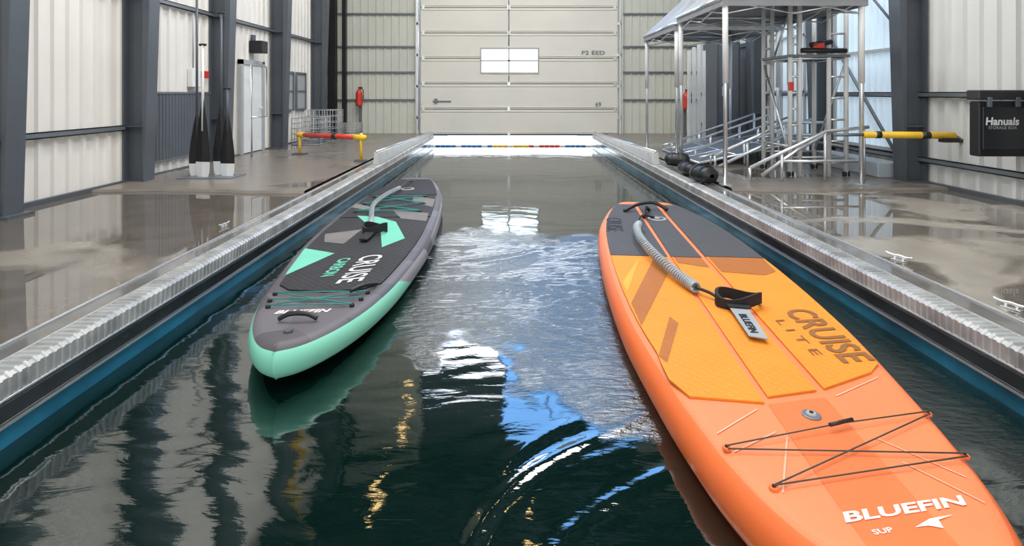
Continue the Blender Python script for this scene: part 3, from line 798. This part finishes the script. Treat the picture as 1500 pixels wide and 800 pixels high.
B.text('nose_print_small', 'SUP', .045, (3.252, -.06), (-.26, .96), (-.96, -.10), wp, .003, .02, 0, .012)
B.poly('fish_emblem', [(3.225, .03), (3.198, .075), (3.182, .13), (3.200, .09), (3.222, .085), (3.218, .06)], wp, .003)
def line(b, a, c, w, m, off=.0025):
    d = Vector((c[0]-a[0], c[1]-a[1])); d.normalize(); nrm = Vector((-d.y, d.x))*w/2
    b.poly('print_line', [(a[0]+nrm.x, a[1]+nrm.y), (c[0]+nrm.x, c[1]+nrm.y), (c[0]-nrm.x, c[1]-nrm.y), (a[0]-nrm.x, a[1]-nrm.y)], m, off)
for a, c in (((2.83, -.13), (2.95, -.27)), ((2.95, -.10), (3.15, -.19)), ((2.62, .30), (2.74, .12)), ((3.02, .13), (3.14, .22)), ((2.93, -.12), (3.02, -.25)), ((2.93, .12), (3.06, .24))):
    line(B, a, c, .004, pl)
def disc(b, name, u, v, r, m, h=.008, off=.0):
    return lathe(name, [(r, 0), (r, h*.7), (r*.85, h), (r*.01, h)], (v, -u, b.z(u)+off), m, b.g, 24)
disc(B, 'valve_plate', 2.845, .005, .024, M['steel2'], .006); disc(B, 'valve_core', 2.845, .005, .013, M['grey'], .010); disc(B, 'valve_pin', 2.845, .005, .006, M['dark'], .012)
disc(B, 'tail_emblem', .60, .0, .062, M['grey'], .003, .007); disc(B, 'tail_emblem_inner', .60, .0, .045, O_dark, .003, .0085); disc(B, 'tail_emblem_core', .60, 0, .02, M['grey'], .003, .010)
A = [(3.01, -.265), (2.81, .32), (2.985, .29), (3.14, -.205)]
B.tube('bungee_cords', [[(A[0][0], A[0][1]), (2.90, .05, .016), (A[1][0], A[1][1])], [(A[0][0]+.012, A[0][1]), (A[2][0], A[2][1])], [(A[3][0], A[3][1]), (A[2][0]+.01, A[2][1])], [(A[3][0], A[3][1]), (A[1][0]+.01, A[1][1])]], .0018, cord, .010)
B.tube('cord_lock', [[(2.912, .02, .018), (2.882, .09, .018)]], .005, M['dark'])
for i, (u, v) in enumerate(A): disc(B, 'bungee_anchor_%d' % i, u, v, .010, O_rail, .007)
for i, (u, v) in enumerate(A): disc(B, 'bungee_ring_%d' % i, u, v, .004, M['dark'], .011)
coilm = mat('grey_blue_leash_coil', (.34, .39, .43), .3)
B.coil('leash_coil', [(.93, -.17, .045), (1.05, -.20, .05), (1.3, -.215, .055), (1.6, -.185, .05), (1.85, -.13, .04), (1.99, -.085, .035)], .020, .0055, coilm, 52)
B.tube('leash_cord', [[(.60, -.02, .015), (.66, -.10, .04), (.80, -.15, .05), (.93, -.17, .045)], [(1.99, -.085, .035), (2.03, -.04, .03), (2.06, -.02, .025)]], .007, M['dark'], sm=5)
B.tube('tail_strap', [[(.42, -.20, .015), (.36, -.10, .05), (.33, .02, .06), (.36, .12, .015)], [(.60, -.09, .015), (.52, -.07, .05), (.45, -.05, .05), (.40, -.02, .02)]], .013, M['dark'], sm=5)
def strap_loop(b, cu, cv, ru, rv, rot, h, m, z0=.012):
    n = 30; vs = []; fs = []
    for i in range(n+1):
        a = 2*math.pi*i/n; du = ru*math.cos(a); dv = rv*math.sin(a)
        u = cu+du*math.cos(rot)-dv*math.sin(rot); v = cv+du*math.sin(rot)+dv*math.cos(rot)
        for k, (o, zz) in enumerate(((1, 0), (1, h), (.86, h), (.86, 0))):
            uu = cu+(u-cu)*o; vv = cv+(v-cv)*o
            vs.append((vv, -uu, b.z(cu)+z0+zz+.012*math.sin(a*2)))
    for i in range(n):
        for k in range(4): fs.append((i*4+k, (i+1)*4+k, (i+1)*4+(k+1) % 4, i*4+(k+1) % 4))
    return fixn(mesh('ankle_cuff', vs, fs, m, b.g, False))
nav = mat('black_neoprene', (.012, .012, .014), .75, 0, .2, 20, .3, 150)
strap_loop(B, 2.10, .055, .055, .095, .15, .045, nav)
B.poly('cuff_tab', [(2.15, .0), (2.16, .07), (2.44, .045), (2.42, -.012)], mat('grey_strap', (.33, .36, .39), .6), .022, .004)
B.poly('cuff_buckle', [(2.13, -.01), (2.14, .08), (2.19, .075), (2.18, -.005)], nav, .027, .006)
B.text('cuff_print', 'BLUEFIN', .16, (2.24, .012), (.99, -.06), (0, .9), M['dark'], .028, .03, 0, .03)

# ---- grey and mint board
def mint_rail():
    m, nt, b = new_mat('mint_and_lilac_rail'); N = nt.nodes; L = nt.links
    tc = N.new('ShaderNodeTexCoord'); sp = N.new('ShaderNodeSeparateXYZ'); L.new(tc.outputs['Object'], sp.inputs[0])
    nz = N.new('ShaderNodeTexVoronoi'); nz.inputs['Scale'].default_value = 3.2
    L.new(tc.outputs['Object'], nz.inputs['Vector'])
    r = N.new('ShaderNodeValToRGB'); r.color_ramp.interpolation = 'CONSTANT'; e = r.color_ramp.elements
    e[0].position = 0; e[0].color = (.28, .265, .30, 1); e[1].position = .35; e[1].color = (.19, .18, .21, 1)
    q = e.new(.62); q.color = (.07, .065, .08, 1); q = e.new(.85); q.color = (.38, .365, .39, 1)
    L.new(nz.outputs['Color'], r.inputs['Fac'])
    mp = N.new('ShaderNodeMapRange'); mp.inputs[1].default_value = -3.12; mp.inputs[2].default_value = -3.10; mp.inputs[3].default_value = 1; mp.inputs[4].default_value = 0
    ad = N.new('ShaderNodeMath'); ad.operation = 'MULTIPLY_ADD'; L.new(sp.outputs['Z'], ad.inputs[0]); ad.inputs[1].default_value = 2.5; L.new(sp.outputs['Y'], ad.inputs[2])
    L.new(ad.outputs[0], mp.inputs[0])
    mx = N.new('ShaderNodeMix'); mx.data_type = 'RGBA'; L.new(mp.outputs[0], mx.inputs[0]); L.new(r.outputs['Color'], mx.inputs[6]); mx.inputs[7].default_value = (.25, .70, .52, 1)
    L.new(mx.outputs[2], b.inputs['Base Color']); b.inputs['Roughness'].default_value = .4
    return m
def camo_deck():
    m, nt, b = new_mat('lilac_grey_camo_deck'); N = nt.nodes; L = nt.links
    tc = N.new('ShaderNodeTexCoord'); nz = N.new('ShaderNodeTexVoronoi'); nz.inputs['Scale'].default_value = 4.5
    L.new(tc.outputs['Object'], nz.inputs['Vector'])
    r = N.new('ShaderNodeValToRGB'); r.color_ramp.interpolation = 'CONSTANT'; e = r.color_ramp.elements
    e[0].position = 0; e[0].color = (.115, .105, .12, 1); e[1].position = .4; e[1].color = (.088, .080, .094, 1)
    q = e.new(.7); q.color = (.14, .13, .15, 1)
    L.new(nz.outputs['Color'], r.inputs['Fac']); L.new(r.outputs['Color'], b.inputs['Base Color']); b.inputs['Roughness'].default_value = .5
    return m
G_pad = pad_mat('black_foam_pad', (.014, .014, .018), .65, 36, .8, .2)
G_pad2 = pad_mat('grey_foam_pad', (.17, .16, .155), .65, 36, .7, .1)
G_mint = pad_mat('mint_foam', (.15, .54, .40), .65, 36, .5, .04)
tab2 = [(0, .10), (.04, .15), (.12, .19), (.3, .245), (.9, .335), (1.6, .37), (2.3, .365), (2.9, .305), (3.2, .25), (3.4, .19), (3.54, .125), (3.62, .065), (3.66, 0)]
G = Board('paddleboard.001', (-.93, 5.40), .044, 3.66, tab2, .12, -.065, .03, .02)
G.hull(mint_rail(), camo_deck(), M['dark'], 3)
def hw2(u, k=.06): return interp(tab2, u)-k
def sym(u0, u1, k, n=12):
    a = [(u0+(u1-u0)*i/n, hw2(u0+(u1-u0)*i/n, k)) for i in range(n+1)]
    return a+[(u, -v) for u, v in a[::-1]]
G.poly('tail_pad', sym(.15, .9, .05), G_pad, .001, .006)
G.poly('rear_deck_pad', sym(.92, 1.7, .06), G_pad, .001, .006)
G.poly('main_pad', sym(1.72, 3.0, .065)[:13]+[(3.07, .16), (3.10, .0), (3.07, -.16)]+sym(1.72, 3.0, .065)[13:], G_pad, .001, .006)
G.poly('mint_triangle', [(1.66, -.20), (2.02, -.02), (2.06, .04), (2.44, .12), (2.26, .22), (1.85, .10), (1.70, -.05)], G_mint, .0085)
G.poly('mint_wedge', [(2.44, -.300), (2.54, -.11), (2.88, -.245), (2.82, -.255)], G_mint, .0085)
G.poly('grey_triangle', [(2.14, -.28), (2.04, -.08), (2.36, -.11), (2.32, -.23)], G_pad2, .0085)
G.poly('grey_wedge', [(1.50, .02), (1.60, .29), (1.84, .30), (1.76, .12)], G_pad2, .0085)
G.poly('grey_band', [(1.25, -.30), (1.38, -.305), (1.55, -.1), (1.45, -.08)], G_pad2, .0085)
G.poly('lilac_patch', [(.95, .1), (1.1, .29), (1.4, .30), (1.2, .12)], G_pad2, .0085)
G.text('print_large', 'CRUISE', .42, (2.60, .050), (.98, -.06), (-.30, .95), mat('grey_white_print', (.6, .6, .6), .6), .0095, .015, 0, .115)
G.text('print_small', 'CARBON', .28, (2.64, -.055), (.98, -.06), (-.30, .95), G_mint, .0095, .02, 0, .06)
G.text('nose_print', 'BLUEFIN', .21, (3.34, -.12), (-.05, .99), (-.98, 0), wp, .003, .03, .2, .035)
tealc = mat('teal_bungee', (.02, .25, .22), .6)
an = [(3.12, -.20), (3.12, .19), (3.27, -.17), (3.27, .16), (3.20, -.19), (3.20, .18)]
G.tube('front_bungee', [[an[0], an[3]], [an[1], an[2]], [an[0], an[1]], [an[4], an[5]], [an[2], an[3]]], .0025, tealc, .012)
for i, (u, v) in enumerate(an): disc(G, 'front_anchor_%d' % i, u, v, .010, M['dark'], .012)
an = [(1.0, -.22), (1.0, .20), (1.55, -.24), (1.55, .22), (1.28, -.24), (1.28, .22)]
G.tube('rear_bungee', [[an[0], an[5]], [an[1], an[4]], [an[4], an[3]], [an[5], an[2]], [an[0], an[1]], [an[2], an[3]]], .004, tealc, .018)
for i, (u, v) in enumerate(an): disc(G, 'rear_anchor_%d' % i, u, v, .016, M['dark'], .016)
disc(G, 'carry_logo', .62, .0, .06, M['grey'], .003, .007); disc(G, 'carry_logo_inner', .62, 0, .04, G_pad, .003, .0085)
G.coil('leash_coil', [(.75, -.05, .04), (1.1, -.1, .05), (1.5, -.12, .05), (1.9, -.05, .04), (2.05, -.02, .035)], .014, .004, coilm, 50)
G.tube('leash_cord', [[(.3, 0, .02), (.45, -.03, .04), (.75, -.05, .04)]], .007, M['dark'], sm=5)
strap_loop(G, 2.13, .02, .05, .075, .3, .05, nav)
G.poly('cuff_tab', [(2.16, -.03), (2.17, .03), (2.34, .02), (2.33, -.03)], nav, .02, .008)
G.tube('nose_handle', [[(3.42, -.07, .012), (3.42, -.03, .03), (3.42, .03, .03), (3.42, .07, .012)], [(3.03, .21, .012), (3.1, .17, .03), (3.14, .12, .02)]], .009, M['dark'], sm=5)
disc(G, 'nose_ring', 3.52, 0, .016, M['steel'], .012)

# ------------------------------------------------------------------ lamps
for i, (x, y) in enumerate(((-1.67, 9.0), (-1.65, 6.9), (.19, 6.4), (-1.62, 8.2))):
    g = empty('pendant_lamp' if i == 0 else 'pendant_lamp.%03d' % i)
    lathe('shade', [(.03, .12), (.05, .10), (.11, 0), (.105, 0)], (x, y, 4.05), M['steel'], g, 20)
    lathe('bulb', [(.02, .04), (.055, .02), (.06, -.02), (.03, -.05)], (x, y, 4.05), M['lamp'], g, 16)
    tubes('cable', [[(x, y, 4.15), (x, y, ZC)]], .006, M['dark'], g)
def area(name, loc, rot, sx, sy, p, col=(1, 1, 1)):
    l = D.lights.new(name, 'AREA'); l.shape = 'RECTANGLE'; l.size = sx; l.size_y = sy; l.energy = p; l.color = col
    o = D.objects.new(name, l); o.location = loc; o.rotation_euler = rot; COL.objects.link(o); return o
R = math.radians
area('ceiling_light', (-1.2, 5.0, 5.7), (0, R(-8), 0), 1.0, 4.0, 215, (1, .985, .96))  # unseen area fills added to brighten the hall, no fixtures modelled
area('ceiling_light.001', (1.6, 5.0, 5.7), (0, R(8), 0), 1.0, 4.0, 215, (1, .985, .96))
area('ceiling_light.002', (0, .4, 5.7), (R(20), 0, 0), 3.0, 2.0, 150, (1, .985, .96))

# ------------------------------------------------------------------ world : blue sky ahead, plain grey half behind to keep blue fill out
w = D.worlds.new('daylight_sky'); SC.world = w; w.use_nodes = True; nt = w.node_tree; N = nt.nodes; L = nt.links
tc = N.new('ShaderNodeTexCoord'); sp = N.new('ShaderNodeSeparateXYZ'); L.new(tc.outputs['Generated'], sp.inputs[0])
r = N.new('ShaderNodeValToRGB'); e = r.color_ramp.elements
e[0].position = 0.0; e[0].color = (.70, .72, .75, 1); e[1].position = .255; e[1].color = (.74, .86, .95, 1)
q = e.new(.30); q.color = (.20, .46, .90, 1); q = e.new(1); q.color = (.07, .24, .65, 1)
L.new(sp.outputs['Z'], r.inputs['Fac'])
mr = N.new('ShaderNodeMapRange'); mr.inputs[1].default_value = 0; mr.inputs[2].default_value = .4; L.new(sp.outputs['Y'], mr.inputs[0])
mx = N.new('ShaderNodeMix'); mx.data_type = 'RGBA'; mx.inputs[6].default_value = (.26, .27, .28, 1)
L.new(mr.outputs[0], mx.inputs[0]); L.new(r.outputs['Color'], mx.inputs[7])
bg = N['Background']; L.new(mx.outputs[2], bg.inputs['Color']); bg.inputs['Strength'].default_value = 6.5

# ------------------------------------------------------------------ camera
cam = D.cameras.new('camera'); co = D.objects.new('camera', cam); COL.objects.link(co)
co.location = (0, 0, .8); co.rotation_euler = (math.radians(90), 0, 0)
cam.sensor_fit = 'HORIZONTAL'; cam.sensor_width = 36; cam.lens = 784/1500*36
cam.shift_x = 5/1500; cam.shift_y = -264/1500; cam.clip_start = .05
SC.camera = co
try:
    SC.view_settings.view_transform = 'Standard'
except Exception as ex:
    print(ex)
